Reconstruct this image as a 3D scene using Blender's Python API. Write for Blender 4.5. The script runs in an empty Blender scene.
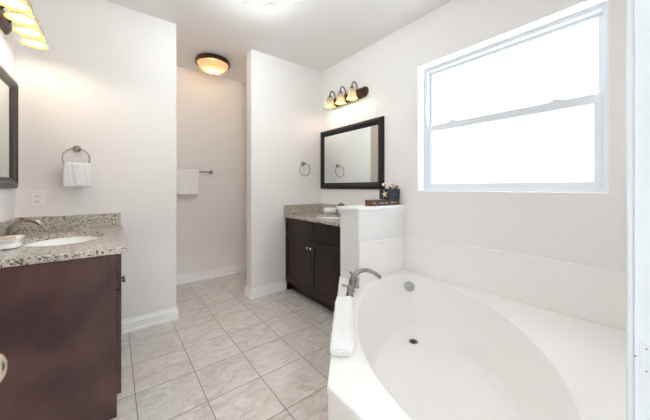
import bpy, bmesh, math, random
from mathutils import Vector, Matrix
PI = math.pi
S = bpy.context.scene
COL = S.collection
random.seed(7)

# ------------------------------------------------------------------ camera, world, exposure
YAW = 0.6655
cam = bpy.data.cameras.new('camera')
cam.sensor_width = 36.0
cam.lens = 270.0 / 650.0 * 36.0
cam.shift_y = -(210.0 - 187.3) / 650.0
cam.clip_start = 0.02
cam_o = bpy.data.objects.new('camera', cam)
COL.objects.link(cam_o)
cam_o.location = (0, 0, 1.23)
cam_o.rotation_euler = (PI / 2, 0, -YAW)
S.camera = cam_o

S.view_settings.view_transform = 'Standard'
S.view_settings.look = 'None'
S.view_settings.gamma = 1
S.view_settings.use_curve_mapping = False
S.view_settings.exposure = 1.48
S.cycles.use_denoising = True
S.cycles.max_bounces = 14
S.cycles.diffuse_bounces = 10
S.cycles.glossy_bounces = 6
S.cycles.transparent_max_bounces = 12
S.cycles.sample_clamp_indirect = 6
S.cycles.caustics_reflective = False

w = bpy.data.worlds.new('world'); S.world = w; w.use_nodes = True
nt = w.node_tree
bg = nt.nodes['Background']
bg.inputs[0].default_value = (0.88, 0.945, 1.0, 1)
bg.inputs[1].default_value = 1.6

def light(name, kind, loc, power, color, **kw):
    l = bpy.data.lights.new(name, kind); l.energy = power; l.color = color
    for k, v in kw.items(): setattr(l, k, v)
    o = bpy.data.objects.new(name, l); COL.objects.link(o); o.location = loc
    return o

# window portal (guides daylight sampling only)
p = light('window_portal', 'AREA', (2.40, 0.81, 1.76), 1, (1, 1, 1), shape='RECTANGLE', size=1.3, size_y=1.25)
p.rotation_euler = (0, PI / 2, 0)
p.data.cycles.is_portal = True
p = light('bedroom_fill_portal', 'AREA', (-1.80, -1.75, 1.4), 1, (1, 1, 1), shape='RECTANGLE', size=1.7, size_y=1.7)  # for the opening added in the unseen bedroom to let in fill daylight
p.rotation_euler = (0, -PI / 2, 0)
p.data.cycles.is_portal = True
P_VAN, P_VAN2, P_NOOK, P_MAIN, P_FILL = 0.72, 0.5, 4.2, 33, 150
WARM = (1.0, 0.79, 0.60)

# ------------------------------------------------------------------ materials
def mat(name, col, rough=0.5, metal=0.0, spec=0.5, coat=0.0):
    m = bpy.data.materials.new(name); m.use_nodes = True
    b = m.node_tree.nodes['Principled BSDF']
    b.inputs['Base Color'].default_value = (*col, 1)
    b.inputs['Roughness'].default_value = rough
    b.inputs['Metallic'].default_value = metal
    b.inputs['Specular IOR Level'].default_value = spec
    b.inputs['Coat Weight'].default_value = coat
    return m
def bsdf(m): return m.node_tree.nodes['Principled BSDF']
def N(m, t, **kw):
    n = m.node_tree.nodes.new(t)
    for k, v in kw.items(): setattr(n, k, v)
    return n
def L(m, a, b): m.node_tree.links.new(a, b)
def coords(m, scale=(1, 1, 1), out='Object'):
    tc = N(m, 'ShaderNodeTexCoord'); mp = N(m, 'ShaderNodeMapping')
    mp.inputs['Scale'].default_value = scale
    L(m, tc.outputs[out], mp.inputs['Vector']); return mp.outputs[0]
def bump(m, vec, scale, strength, dist=0.002, detail=4):
    n = N(m, 'ShaderNodeTexNoise'); n.inputs['Scale'].default_value = scale; n.inputs['Detail'].default_value = detail
    L(m, vec, n.inputs['Vector'])
    b = N(m, 'ShaderNodeBump'); b.inputs['Strength'].default_value = strength; b.inputs['Distance'].default_value = dist
    L(m, n.outputs['Fac'], b.inputs['Height']); L(m, b.outputs[0], bsdf(m).inputs['Normal'])
def ramp(m, fac, stops):
    r = N(m, 'ShaderNodeValToRGB'); e = r.color_ramp.elements
    while len(e) < len(stops): e.new(0.5)
    for k, (p_, c) in enumerate(stops): e[k].position = p_; e[k].color = (*c, 1)
    L(m, fac, r.inputs[0]); return r.outputs[0]
def noise(m, vec, scale, detail=4, dist=0.0):
    n = N(m, 'ShaderNodeTexNoise'); n.inputs['Scale'].default_value = scale
    n.inputs['Detail'].default_value = detail; n.inputs['Distortion'].default_value = dist
    L(m, vec, n.inputs['Vector']); return n.outputs['Fac']
def mixc(m, fac, a, b, blend='MIX'):
    x = N(m, 'ShaderNodeMix', data_type='RGBA', blend_type=blend)
    for sock, v in ((x.inputs[0], fac), (x.inputs[6], a), (x.inputs[7], b)):
        if hasattr(v, 'is_output'): L(m, v, sock)
        elif isinstance(v, (int, float)): sock.default_value = v
        else: sock.default_value = (*v, 1)
    return x.outputs[2]

WALL = mat('wall_paint', (0.838, 0.819, 0.812), 0.65, spec=0.3)
bump(WALL, coords(WALL), 160, 0.12, 0.001)
CEIL = mat('ceiling_paint', (0.885, 0.868, 0.86), 0.8, spec=0.2)
bump(CEIL, coords(CEIL), 90, 0.2, 0.001)
TRIM = mat('white_trim_paint', (0.90, 0.90, 0.905), 0.35)
bump(TRIM, coords(TRIM), 30, 0.05, 0.001)
VINYL = mat('white_vinyl', (0.76, 0.80, 0.84), 0.35)
bump(VINYL, coords(VINYL), 20, 0.03, 0.001)
JAMB = mat('jamb_white_daylight', (0.80, 0.86, 0.93), 0.18)  # white door jamb paint, bluish cast of the daylight put into its colour
bump(JAMB, coords(JAMB), 15, 0.03, 0.001)
ACRYL = mat('tub_acrylic', (0.89, 0.872, 0.86), 0.30)
bump(ACRYL, coords(ACRYL), 3, 0.02, 0.002)
SURR = mat('surround_panel', (0.88, 0.865, 0.855), 0.22)
bump(SURR, coords(SURR), 4, 0.03, 0.002)
CERAM = mat('white_ceramic', (0.90, 0.90, 0.89), 0.1)
bump(CERAM, coords(CERAM), 5, 0.02, 0.001)
CHROME = mat('brushed_nickel', (0.36, 0.325, 0.295), 0.26, 1.0)
bump(CHROME, coords(CHROME), 200, 0.05, 0.0005)
KNOBM = mat('polished_nickel', (0.85, 0.80, 0.72), 0.15, 1.0)
bump(KNOBM, coords(KNOBM), 60, 0.03, 0.0005)
BRONZE = mat('oil_rubbed_bronze', (0.085, 0.052, 0.035), 0.34, 0.85)
v = coords(BRONZE)
L(BRONZE, ramp(BRONZE, noise(BRONZE, v, 22, 5), [(0.35, (0.045, 0.03, 0.022)), (0.75, (0.17, 0.095, 0.055))]), bsdf(BRONZE).inputs['Base Color'])
FRAMEM = mat('black_frame', (0.010, 0.008, 0.008), 0.32, spec=0.35)
bump(FRAMEM, coords(FRAMEM, (1, 1, 8)), 30, 0.08, 0.001)
FRAMELIT = mat('black_frame_lit', (0.040, 0.027, 0.023), 0.34, spec=0.5)  # black-brown frame, lighter brown of light reflections put into its colour
bump(FRAMELIT, coords(FRAMELIT, (1, 1, 8)), 30, 0.08, 0.001)
MIRR = mat('mirror_silver', (0.86, 0.90, 0.885), 0.0, 1.0)
vm = coords(MIRR); L(MIRR, ramp(MIRR, noise(MIRR, vm, 2, 1), [(0, (0.86, 0.895, 0.88)), (1, (0.87, 0.90, 0.885))]), bsdf(MIRR).inputs['Base Color'])
TOWEL = mat('white_terry', (0.90, 0.90, 0.91), 0.95, spec=0.1)
bump(TOWEL, coords(TOWEL), 420, 0.7, 0.003)
bsdf(TOWEL).inputs['Sheen Weight'].default_value = 0.2
DARKSLOT = mat('dark_gap', (0.02, 0.018, 0.016), 0.6)
bump(DARKSLOT, coords(DARKSLOT), 30, 0.05, 0.001)
PLATE = mat('outlet_plastic', (0.86, 0.85, 0.83), 0.3)
bump(PLATE, coords(PLATE), 30, 0.02, 0.001)

def wood(name, c1, c2, rough, grain=(1.6, 1.6, 0.35)):
    m = mat(name, c1, rough, spec=0.45)
    v = coords(m, grain)
    a = noise(m, v, 3.0, 6, 0.4)
    c = ramp(m, a, [(0.38, c1), (0.62, c2)])
    g = noise(m, coords(m, (60, 60, 3)), 3.0, 5)
    c = mixc(m, 0.14, c, ramp(m, g, [(0.3, tuple(x * 0.6 for x in c1)), (0.7, c2)]))
    L(m, c, bsdf(m).inputs['Base Color'])
    bump(m, coords(m, (40, 40, 2)), 4, 0.05, 0.001)
    return m
WOOD_A = wood('espresso_wood_reddish', (0.046, 0.021, 0.022), (0.110, 0.058, 0.049), 0.34, (1.1, 1.1, 0.9))
WOOD_B = wood('espresso_wood_dark', (0.010, 0.0055, 0.004), (0.038, 0.019, 0.012), 0.42)
bsdf(WOOD_B).inputs['Specular IOR Level'].default_value = 0.3
DOORM = mat('door_paint', (0.85, 0.84, 0.82), 0.4); bump(DOORM, coords(DOORM), 30, 0.05, 0.001)

def granite():
    m = mat('granite', (0.5, 0.45, 0.4), 0.14)
    v = coords(m)
    big = noise(m, v, 9, 5, 0.8)
    base = ramp(m, big, [(0.32, (0.33, 0.25, 0.19)), (0.5, (0.43, 0.355, 0.295)), (0.68, (0.53, 0.46, 0.40))])
    vo = N(m, 'ShaderNodeTexVoronoi'); vo.inputs['Scale'].default_value = 230; L(m, v, vo.inputs['Vector'])
    sep = N(m, 'ShaderNodeSeparateColor'); L(m, vo.outputs['Color'], sep.inputs[0])
    sp = ramp(m, sep.outputs[0], [(0.0, (0.03, 0.035, 0.04)), (0.13, (0.06, 0.065, 0.07)), (0.19, (0.26, 0.27, 0.27)), (0.42, (0.55, 0.48, 0.41)), (0.8, (0.76, 0.73, 0.68))])
    c = mixc(m, 0.62, base, sp)
    vo2 = N(m, 'ShaderNodeTexVoronoi'); vo2.inputs['Scale'].default_value = 125; L(m, v, vo2.inputs['Vector'])
    sep2 = N(m, 'ShaderNodeSeparateColor'); L(m, vo2.outputs['Color'], sep2.inputs[0])
    mask = ramp(m, sep2.outputs[1], [(0.13, (0.85,) * 3), (0.17, (0,) * 3)])
    c = mixc(m, mask, c, (0.055, 0.055, 0.055))
    L(m, c, bsdf(m).inputs['Base Color'])
    return m
GRAN = granite()

def floor_mat():
    m = mat('floor_tile', (0.6, 0.55, 0.5), 0.22)
    tc = N(m, 'ShaderNodeTexCoord'); sx = N(m, 'ShaderNodeSeparateXYZ'); L(m, tc.outputs['Object'], sx.inputs[0])
    s = 0.3253; g = 0.0042 / s / 2
    def math_(op, a, b=None, c=None):
        n = N(m, 'ShaderNodeMath', operation=op)
        for k, x in enumerate((a, b, c)):
            if x is None: continue
            if hasattr(x, 'is_output'): L(m, x, n.inputs[k])
            else: n.inputs[k].default_value = x
        return n.outputs[0]
    ds, ids = [], []
    for ax, off in ((0, 0.1037), (1, 1.9597)):
        t = math_('DIVIDE', math_('SUBTRACT', sx.outputs[ax], off), s)
        ids.append(math_('FLOOR', t))
        fr = math_('FRACT', t)
        ds.append(math_('MINIMUM', fr, math_('SUBTRACT', 1.0, fr)))
    d = math_('MINIMUM', ds[0], ds[1])
    grout = N(m, 'ShaderNodeMapRange', interpolation_type='SMOOTHSTEP')
    grout.inputs[1].default_value = g * 0.7; grout.inputs[2].default_value = g * 1.6
    grout.inputs[3].default_value = 1; grout.inputs[4].default_value = 0
    L(m, d, grout.inputs[0])
    cid = N(m, 'ShaderNodeCombineXYZ'); L(m, ids[0], cid.inputs[0]); L(m, ids[1], cid.inputs[1])
    wn = N(m, 'ShaderNodeTexWhiteNoise'); L(m, cid.outputs[0], wn.inputs['Vector'])
    addv = N(m, 'ShaderNodeVectorMath', operation='MULTIPLY_ADD')
    L(m, wn.outputs['Color'], addv.inputs[0]); addv.inputs[1].default_value = (9, 9, 9); L(m, tc.outputs['Object'], addv.inputs[2])
    st = N(m, 'ShaderNodeMapping'); st.inputs['Scale'].default_value = (1.0, 2.2, 1); st.inputs['Rotation'].default_value = (0, 0, 0.5)
    L(m, addv.outputs[0], st.inputs[0])
    n1 = noise(m, st.outputs[0], 7, 8, 1.6)
    c = ramp(m, n1, [(0.30, (0.52, 0.465, 0.435)), (0.5, (0.67, 0.63, 0.60)), (0.70, (0.79, 0.765, 0.745))])
    n2 = noise(m, st.outputs[0], 30, 6, 2.0)
    c = mixc(m, 0.35, c, ramp(m, n2, [(0.36, (0.46, 0.41, 0.38)), (0.60, (0.77, 0.74, 0.72))]))
    tint = ramp(m, wn.outputs['Value'], [(0, (0.95, 0.95, 0.95)), (1, (1.03, 1.02, 1.01))])
    c = mixc(m, 1.0, c, tint, 'MULTIPLY')
    c = mixc(m, grout.outputs[0], c, (0.20, 0.165, 0.14))
    L(m, c, bsdf(m).inputs['Base Color'])
    rr = N(m, 'ShaderNodeMapRange'); rr.inputs[3].default_value = 0.26; rr.inputs[4].default_value = 0.8
    L(m, grout.outputs[0], rr.inputs[0]); L(m, rr.outputs[0], bsdf(m).inputs['Roughness'])
    h = math_('SUBTRACT', math_('MULTIPLY', n1, 0.15), grout.outputs[0])
    b = N(m, 'ShaderNodeBump'); b.inputs['Strength'].default_value = 0.4; b.inputs['Distance'].default_value = 0.002
    L(m, h, b.inputs['Height']); L(m, b.outputs[0], bsdf(m).inputs['Normal'])
    return m
FLOOR = floor_mat()

def glass_shade(name, col, emit, clear=0.0, through=None):
    """Glass lamp shade lit from inside: translucent, glossy, slightly glowing."""
    m = mat(name, col, 0.25)
    t = N(m, 'ShaderNodeBsdfTranslucent'); t.inputs[0].default_value = (*col, 1)
    mx = N(m, 'ShaderNodeMixShader'); mx.inputs[0].default_value = 0.6
    L(m, bsdf(m).outputs[0], mx.inputs[1]); L(m, t.outputs[0], mx.inputs[2])
    v = coords(m)
    L(m, ramp(m, noise(m, v, 14, 4, 1.0), [(0.3, tuple(x * 0.85 for x in col)), (0.7, col)]), t.inputs[0])
    em = N(m, 'ShaderNodeEmission'); em.inputs[0].default_value = (*col, 1); em.inputs[1].default_value = emit
    ad = N(m, 'ShaderNodeAddShader'); L(m, mx.outputs[0], ad.inputs[0]); L(m, em.outputs[0], ad.inputs[1])
    tp = N(m, 'ShaderNodeBsdfTransparent'); tp.inputs[0].default_value = (*(through or col), 1)
    m2 = N(m, 'ShaderNodeMixShader'); m2.inputs[0].default_value = clear
    L(m, ad.outputs[0], m2.inputs[1]); L(m, tp.outputs[0], m2.inputs[2])
    L(m, m2.outputs[0], m.node_tree.nodes['Material Output'].inputs[0])
    return m
SHADE = glass_shade('frosted_shade_glass', (0.52, 0.475, 0.38), 0.04, 0.10)
RIMG = glass_shade('amber_shade_rim', (0.62, 0.53, 0.16), 0.12)
BOWL = glass_shade('alabaster_bowl_glass', (0.34, 0.26, 0.165), 0.0, 0.55, (1.0, 0.95, 0.87))
DOME = glass_shade('white_dome_glass', (0.98, 0.97, 0.92), 0.5, 0.5)
def emis(name, col, k):
    m = mat(name, col, 0.5)
    bsdf(m).inputs['Emission Color'].default_value = (*col, 1); bsdf(m).inputs['Emission Strength'].default_value = k
    return m
BULB = emis('bulb_glow', (1.0, 0.95, 0.85), 1.5)

def pane_mat(name, tint=(1, 1, 1), refl=0.06):
    m = mat(name, tint, 0.02)
    tr = N(m, 'ShaderNodeBsdfTransparent'); tr.inputs[0].default_value = (*tint, 1)
    gl = N(m, 'ShaderNodeBsdfGlossy'); gl.inputs['Roughness'].default_value = 0.02
    mx = N(m, 'ShaderNodeMixShader'); mx.inputs[0].default_value = refl
    L(m, tr.outputs[0], mx.inputs[1]); L(m, gl.outputs[0], mx.inputs[2])
    L(m, mx.outputs[0], m.node_tree.nodes['Material Output'].inputs[0])
    return m
PANE = pane_mat('window_glass')
SGLASS = pane_mat('shower_glass', (0.92, 0.97, 0.96), 0.08)

# ------------------------------------------------------------------ mesh helpers
def box(bm, x0, x1, y0, y1, z0, z1, bev=0.0, seg=2):
    r = bmesh.ops.create_cube(bm, size=1)
    vs = r['verts']
    for v_ in vs:
        v_.co = Vector(((x0 + x1) / 2 + v_.co.x * (x1 - x0), (y0 + y1) / 2 + v_.co.y * (y1 - y0), (z0 + z1) / 2 + v_.co.z * (z1 - z0)))
    if bev:
        es = list({e for v_ in vs for e in v_.link_edges})
        bmesh.ops.bevel(bm, geom=es, offset=bev, segments=seg, affect='EDGES', profile=0.5)
    return bm
def BX(*a, **k): return box(bmesh.new(), *a, **k)
def lathe(bm, prof, n=32, M=None, sx=1, sy=1, close=False):
    """prof: list of (r, z). M: matrix applied."""
    rings = []
    for r, z in prof:
        if r < 1e-6:
            rings.append([bm.verts.new((0, 0, z))])
        else:
            rings.append([bm.verts.new((r * sx * math.cos(2 * PI * k / n), r * sy * math.sin(2 * PI * k / n), z)) for k in range(n)])
    pairs = list(zip(rings, rings[1:])) + ([(rings[-1], rings[0])] if close else [])
    for a, b in pairs:
        for k in range(n):
            k2 = (k + 1) % n
            if len(a) == 1 and len(b) == 1: continue
            if len(a) == 1: bm.faces.new((a[0], b[k2], b[k]))
            elif len(b) == 1: bm.faces.new((a[k], a[k2], b[0]))
            else: bm.faces.new((a[k], a[k2], b[k2], b[k]))
    if M is not None:
        for r_ in rings:
            for v_ in r_: v_.co = M @ v_.co
    return bm
def tube(bm, pts, rad, n=12, closed=False, sub=6):
    """Smooth (Catmull-Rom) tube; rad is a number or a list matching pts."""
    pts = [Vector(p_) for p_ in pts]
    rads = rad if isinstance(rad, (list, tuple)) else [rad] * len(pts)
    P_, R_ = [], []
    m = len(pts)
    if sub > 1 and m > 2:
        rng = range(m if closed else m - 1)
        for i in rng:
            p0 = pts[(i - 1) % m] if closed or i > 0 else pts[0]
            p1, p2 = pts[i], pts[(i + 1) % m]
            p3 = pts[(i + 2) % m] if closed or i + 2 < m else pts[-1]
            for k in range(sub):
                t = k / sub
                P_.append(0.5 * ((2 * p1) + (-p0 + p2) * t + (2 * p0 - 5 * p1 + 4 * p2 - p3) * t * t + (-p0 + 3 * p1 - 3 * p2 + p3) * t ** 3))
                R_.append(rads[i] * (1 - t) + rads[(i + 1) % m] * t)
        if not closed: P_.append(pts[-1]); R_.append(rads[-1])
    else: P_, R_ = pts, list(rads)
    up = None; rings = []
    for i, q in enumerate(P_):
        if closed: d = P_[(i + 1) % len(P_)] - P_[i - 1]
        else: d = P_[min(i + 1, len(P_) - 1)] - P_[max(i - 1, 0)]
        d.normalize()
        if up is None:
            up = d.orthogonal().normalized()
        up = (up - d * up.dot(d)).normalized(); s_ = d.cross(up)
        rings.append([bm.verts.new(q + (up * math.cos(2 * PI * k / n) + s_ * math.sin(2 * PI * k / n)) * R_[i]) for k in range(n)])
    cnt = len(rings)
    for i in range(cnt if closed else cnt - 1):
        a, b = rings[i], rings[(i + 1) % cnt]
        for k in range(n):
            bm.faces.new((a[k], a[(k + 1) % n], b[(k + 1) % n], b[k]))
    if not closed:
        bm.faces.new(list(reversed(rings[0]))); bm.faces.new(rings[-1])
    return bm
def prism(bm, poly, z0, z1, M=None, bev=0):
    a = [bm.verts.new((x, y, z0)) for x, y in poly]; b = [bm.verts.new((x, y, z1)) for x, y in poly]
    n = len(poly)
    fs = [bm.faces.new(list(reversed(a))), bm.faces.new(b)]
    for k in range(n): fs.append(bm.faces.new((a[k], a[(k + 1) % n], b[(k + 1) % n], b[k])))
    if bev:
        bmesh.ops.bevel(bm, geom=list({e for f in fs for e in f.edges}), offset=bev, segments=2, affect='EDGES', profile=0.5)
    if M is not None:
        for v_ in bm.verts: v_.co = M @ v_.co
    return bm
def obj(name, bm, m, parent=None, smooth=None, loc=None):
    me = bpy.data.meshes.new(name)
    bmesh.ops.recalc_face_normals(bm, faces=bm.faces)
    if smooth is not None:
        for f in bm.faces: f.smooth = True
        for e in bm.edges:
            if len(e.link_faces) == 2 and e.calc_face_angle(0) > math.radians(smooth): e.smooth = False
    bm.to_mesh(me); bm.free()
    me.materials.append(m)
    o = bpy.data.objects.new(name, me); COL.objects.link(o)
    if loc: o.location = loc
    if parent is not None:
        o.parent = parent
        o.matrix_parent_inverse = Matrix.Translation(-Vector(parent.location)) if parent.type == 'EMPTY' and parent.parent is None else Matrix.Identity(4)
    return o
def thing(name, label, cat, loc=(0, 0, 0), group=None):
    o = bpy.data.objects.new(name, None); COL.objects.link(o); o.location = loc
    o.empty_display_size = 0.05
    o['label'] = label; o['category'] = cat
    if group: o['group'] = group
    return o
def tag(o, label, cat, group=None):
    o['label'] = label; o['category'] = cat
    if group: o['group'] = group
    return o
def struct(name, bm, m, smooth=None, label=None):
    o = obj(name, bm, m, smooth=smooth); o['kind'] = 'structure'
    if label: o['label'] = label
    return o

# ------------------------------------------------------------------ room shell
XL, XR, YB, YN, H = -0.545, 2.18, 2.85, 3.84, 2.76
XP1, XP2, T = 0.467, 1.202, 0.14
YF, YS, XS = -0.09, 0.034, 0.68
XN0, XN1 = 0.20, 1.95
CT = 0.910  # countertop height
struct('floor', BX(XL - .1, XR + .2, YF - .01, YN + .1, -0.08, 0), FLOOR, label='beige marbled square ceramic tile floor')
struct('ceiling', BX(XL - .1, XR + .2, YF - .01, YN + .1, H, H + .08), CEIL, label='plain off-white ceiling')
struct('wall_left', BX(XL - .1, XL, YF, YB, 0, H), WALL)
struct('wall_back_left', BX(XL - .1, XP1, YB, YB + T, 0, H, bev=.004), WALL)
struct('wall_back_right', BX(XP2, XR + .02, YB, YB + T, 0, H, bev=.004), WALL)
struct('wall_alcove_back', BX(XN0 - .1, XN1 + .1, YN, YN + .1, 0, H), WALL)
struct('wall_alcove_left', BX(XN0 - .1, XN0, YB + T, YN, 0, H), WALL)
struct('wall_alcove_right', BX(XN1, XN1 + .1, YB + T, YN, 0, H), WALL)
DX0, DX1, DH = -.242, XS, 2.055
bm = bmesh.new()
box(bm, XL - .1, DX0 - .018, YF, YS, 0, H); box(bm, DX1 + .018, XR + .01, YF, YS, 0, H); box(bm, DX0 - .018, DX1 + .018, YF, YS, DH + .018, H)
struct('wall_front', bm, WALL)
# unseen bedroom the doorway opens from, its window opening added as fill
BX0, BX1, BY0 = -1.70, XR + .18, -3.2
CARP = mat('carpet', (0.55, 0.50, 0.44), 0.95, spec=.1); bump(CARP, coords(CARP), 300, 0.8, 0.004)
struct('floor_bedroom', BX(BX0 - .1, BX1, BY0 - .1, YF - .01, -.08, 0), CARP)
struct('ceiling_bedroom', BX(BX0 - .1, BX1, BY0 - .1, YF - .01, H, H + .08), CEIL)
struct('wall_bedroom_right', BX(BX1 - .1, BX1, BY0, YF, 0, H), WALL)
struct('wall_bedroom_back', BX(BX0 - .1, BX1, BY0 - .1, BY0, 0, H), WALL)
struct('wall_bedroom_front', BX(BX0 - .1, XL - .1, YF, YF + .1, 0, H), WALL)
bm = bmesh.new()
box(bm, BX0 - .1, BX0, BY0, -2.55, 0, H); box(bm, BX0 - .1, BX0, -.95, YF, 0, H)
box(bm, BX0 - .1, BX0, -2.55, -.95, 0, .6); box(bm, BX0 - .1, BX0, -2.55, -.95, 2.2, H)
struct('wall_bedroom_left', bm, WALL)
WY0, WY1, WZ0, WZ1 = 0.207, 1.413, 1.19, 2.325
bm = bmesh.new(); XO = XR + .18
box(bm, XR, XO, YF, WY0, 0, H); box(bm, XR, XO, WY1, YB, 0, H)
box(bm, XR, XO, WY0, WY1, 0, WZ0); box(bm, XR, XO, WY0, WY1, WZ1, H)
bmesh.ops.remove_doubles(bm, verts=bm.verts, dist=1e-5)
struct('wall_right', bm, WALL)
def baseboard(name, x0, y0, x1, y1, nx, ny, e0=0.0, e1=0.0):
    """Profiled baseboard along (x0,y0)-(x1,y1), protruding to (nx,ny)."""
    prof = [(0, 0), (0.019, 0), (0.019, 0.014), (0.014, 0.020), (0.014, 0.078), (0.011, 0.088), (0.007, 0.092), (0.006, 0.106), (0.003, 0.110), (0, 0.110)]
    bm = bmesh.new(); d = Vector((x1 - x0, y1 - y0, 0)).normalized(); rows = []
    for (px, py, e) in ((x0, y0, -e0), (x1, y1, e1)):
        rows.append([bm.verts.new((px + nx * a + d.x * e * a / 0.019, py + ny * a + d.y * e * a / 0.019, z)) for a, z in prof])
    for k in range(len(prof) - 1): bm.faces.new((rows[0][k], rows[1][k], rows[1][k + 1], rows[0][k + 1]))
    bm.faces.new(rows[0]); bm.faces.new(rows[1])
    return struct(name, bm, TRIM)
b_ = .019
baseboard('baseboard_back_left', 0.045, YB, XP1, YB, 0, -1, 0, b_)
baseboard('baseboard_jamb_left', XP1, YB, XP1, YB + T, 1, 0, b_, b_)
baseboard('baseboard_back_right', XP2, YB, 1.615, YB, 0, -1, b_, 0)
baseboard('baseboard_jamb_right', XP2, YB, XP2, YB + T, -1, 0, b_, b_)
baseboard('baseboard_alcove_back', XN0, YN, XN1, YN, 0, -1)
baseboard('baseboard_alcove_left', XN0, YB + T, XN0, YN, 1, 0)
baseboard('baseboard_alcove_right', XN1, YB + T, XN1, YN, -1, 0)
baseboard('baseboard_alcove_front', XN0, YB + T, XP1, YB + T, 0, 1, 0, b_)
baseboard('baseboard_alcove_return', XP2, YB + T, XN1, YB + T, 0, 1, b_, 0)
baseboard('baseboard_left', XL, YS, XL, 1.826, 1, 0)

# half wall between second vanity and tub
HX, HY0, HY1, HZ = 1.56, 1.55, 1.772, 1.005
bm = BX(HX, XR, HY0, HY1, 0, HZ, bev=.003)
hw = struct('wall_half', bm, mat('half_wall_paint', (0.82, 0.815, 0.81), 0.45), label='white half wall between the tub and the second vanity')
bump(hw.data.materials[0], coords(hw.data.materials[0]), 60, 0.08, 0.001)
bm = bmesh.new()
box(bm, HX - .030, XR, HY0 - .030, HY1 + .022, HZ + .036, HZ + .060, bev=.006, seg=3)
box(bm, HX - .020, XR, HY0 - .020, HY1 + .014, HZ + .020, HZ + .0365, bev=.006, seg=2)
box(bm, HX - .010, XR, HY0 - .010, HY1 + .007, HZ - .004, HZ + .0215, bev=.006, seg=2)
cap = struct('trim_1', bm, TRIM, label='white moulded cap on top of the half wall')
DZ = 0.455  # tub deck height
PZ = 0.776
struct('trim_2', BX(XR - .013, XR, YS, HY0, DZ, PZ, bev=.005, seg=3), SURR, label='white splash panel along the window wall above the tub')
struct('trim_3', BX(HX + .002, XR - .013, HY0 - .013, HY0, DZ, PZ, bev=.005, seg=3), SURR, label='white splash panel on the half wall above the tub')
struct('trim_4', BX(XS + .075, XR - .009, YS, YS + .016, DZ, PZ, bev=.002), SURR)

# ------------------------------------------------------------------ window
win = bpy.data.objects.new('window_1', None); COL.objects.link(win); win.location = (XR + .10, .81, WZ0)
win['kind'] = 'structure'; win['label'] = 'white single-hung vinyl window above the bathtub'
def rect_frame(bm, x0, x1, y0, y1, z0, z1, w_, bev=.003, wb=None, wt=None):
    wb = wb or w_; wt = wt or w_
    box(bm, x0, x1, y0, y0 + w_, z0, z1, bev=bev); box(bm, x0, x1, y1 - w_, y1, z0, z1, bev=bev)
    box(bm, x0 + .0004, x1 - .0004, y0 + w_ - .002, y1 - w_ + .002, z0, z0 + wb, bev=bev)
    box(bm, x0 + .0004, x1 - .0004, y0 + w_ - .002, y1 - w_ + .002, z1 - wt, z1, bev=bev)
    return bm
fx = XR + .10
obj('window_frame', rect_frame(bmesh.new(), fx, fx + .075, WY0, WY1, WZ0, WZ1, .035), VINYL, win)
MR = 1.765
up_ = obj('upper_sash', rect_frame(bmesh.new(), fx + .045, fx + .068, WY0 + .033, WY1 - .033, MR - .018, WZ1 - .033, .026), VINYL, win)
lo_ = obj('lower_sash', rect_frame(bmesh.new(), fx + .012, fx + .040, WY0 + .033, WY1 - .033, WZ0 + .033, MR + .032, .042, wt=.060), VINYL, win)
obj('upper_pane', BX(fx + .055, fx + .058, WY0 + .05, WY1 - .05, MR, WZ1 - .05), PANE, win)
obj('lower_pane', BX(fx + .025, fx + .028, WY0 + .06, WY1 - .06, WZ0 + .06, MR), PANE, win)
for yy in (.46, 1.15):
    bm = BX(fx + .006, fx + .032, yy - .035, yy + .035, MR + .031, MR + .040, bev=.003)
    box(bm, fx - .001, fx + .014, yy - .012, yy + .012, MR + .034, MR + .046, bev=.003)
    obj('sash_lock', bm, VINYL, win)
# painted sill board and casing reveal
struct('trim_5', BX(XR - .004, fx, WY0 + .001, WY1 - .001, WZ0 - .001, WZ0 + .010, bev=.002), TRIM, label='white window sill board')
struct('trim_6', BX(XR - .0015, fx, WY1 - .006, WY1 + .0005, WZ0 + .010, WZ1 - .0005), TRIM)
struct('trim_7', BX(XR - .0015, fx, WY0 - .0005, WY0 + .006, WZ0 + .010, WZ1 - .0005), TRIM)
struct('trim_8', BX(XR - .0015, fx, WY0 + .006, WY1 - .006, WZ1 - .006, WZ1 + .0005), TRIM)

# ------------------------------------------------------------------ door beside the camera (its knob shows at the left edge)
door = bpy.data.objects.new('door_1', None); COL.objects.link(door); door.location = (-.262, .44, 0)
door['kind'] = 'structure'; door['label'] = 'open white panel door beside the camera'
bm = BX(-.280, -.245, .06, .83, .01, 2.04, bev=.002)
for (z0, z1) in ((.22, .80), (1.02, 1.86)):
    for (y0, y1) in ((.17, .405), (.485, .72)):
        box(bm, -.247, -.2405, y0, y1, z0, z1, bev=.003)
obj('door_panel', bm, DOORM, door)
M = Matrix.Translation((-.250, .765, .893)) @ Matrix.Rotation(PI / 2, 4, 'Y')
bm = lathe(bmesh.new(), [(0, 0), (.034, 0), (.034, .004), (.028, .009), (.013, .012), (.011, .032), (.020, .040), (.0300, .050), (.0335, .063), (.0320, .077), (.025, .087), (.012, .093), (0, .094)], 32, M)
obj('door_knob', bm, mat('satin_nickel_knob', (0.93, 0.86, 0.70), 0.22, 1.0), door, smooth=50)

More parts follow.
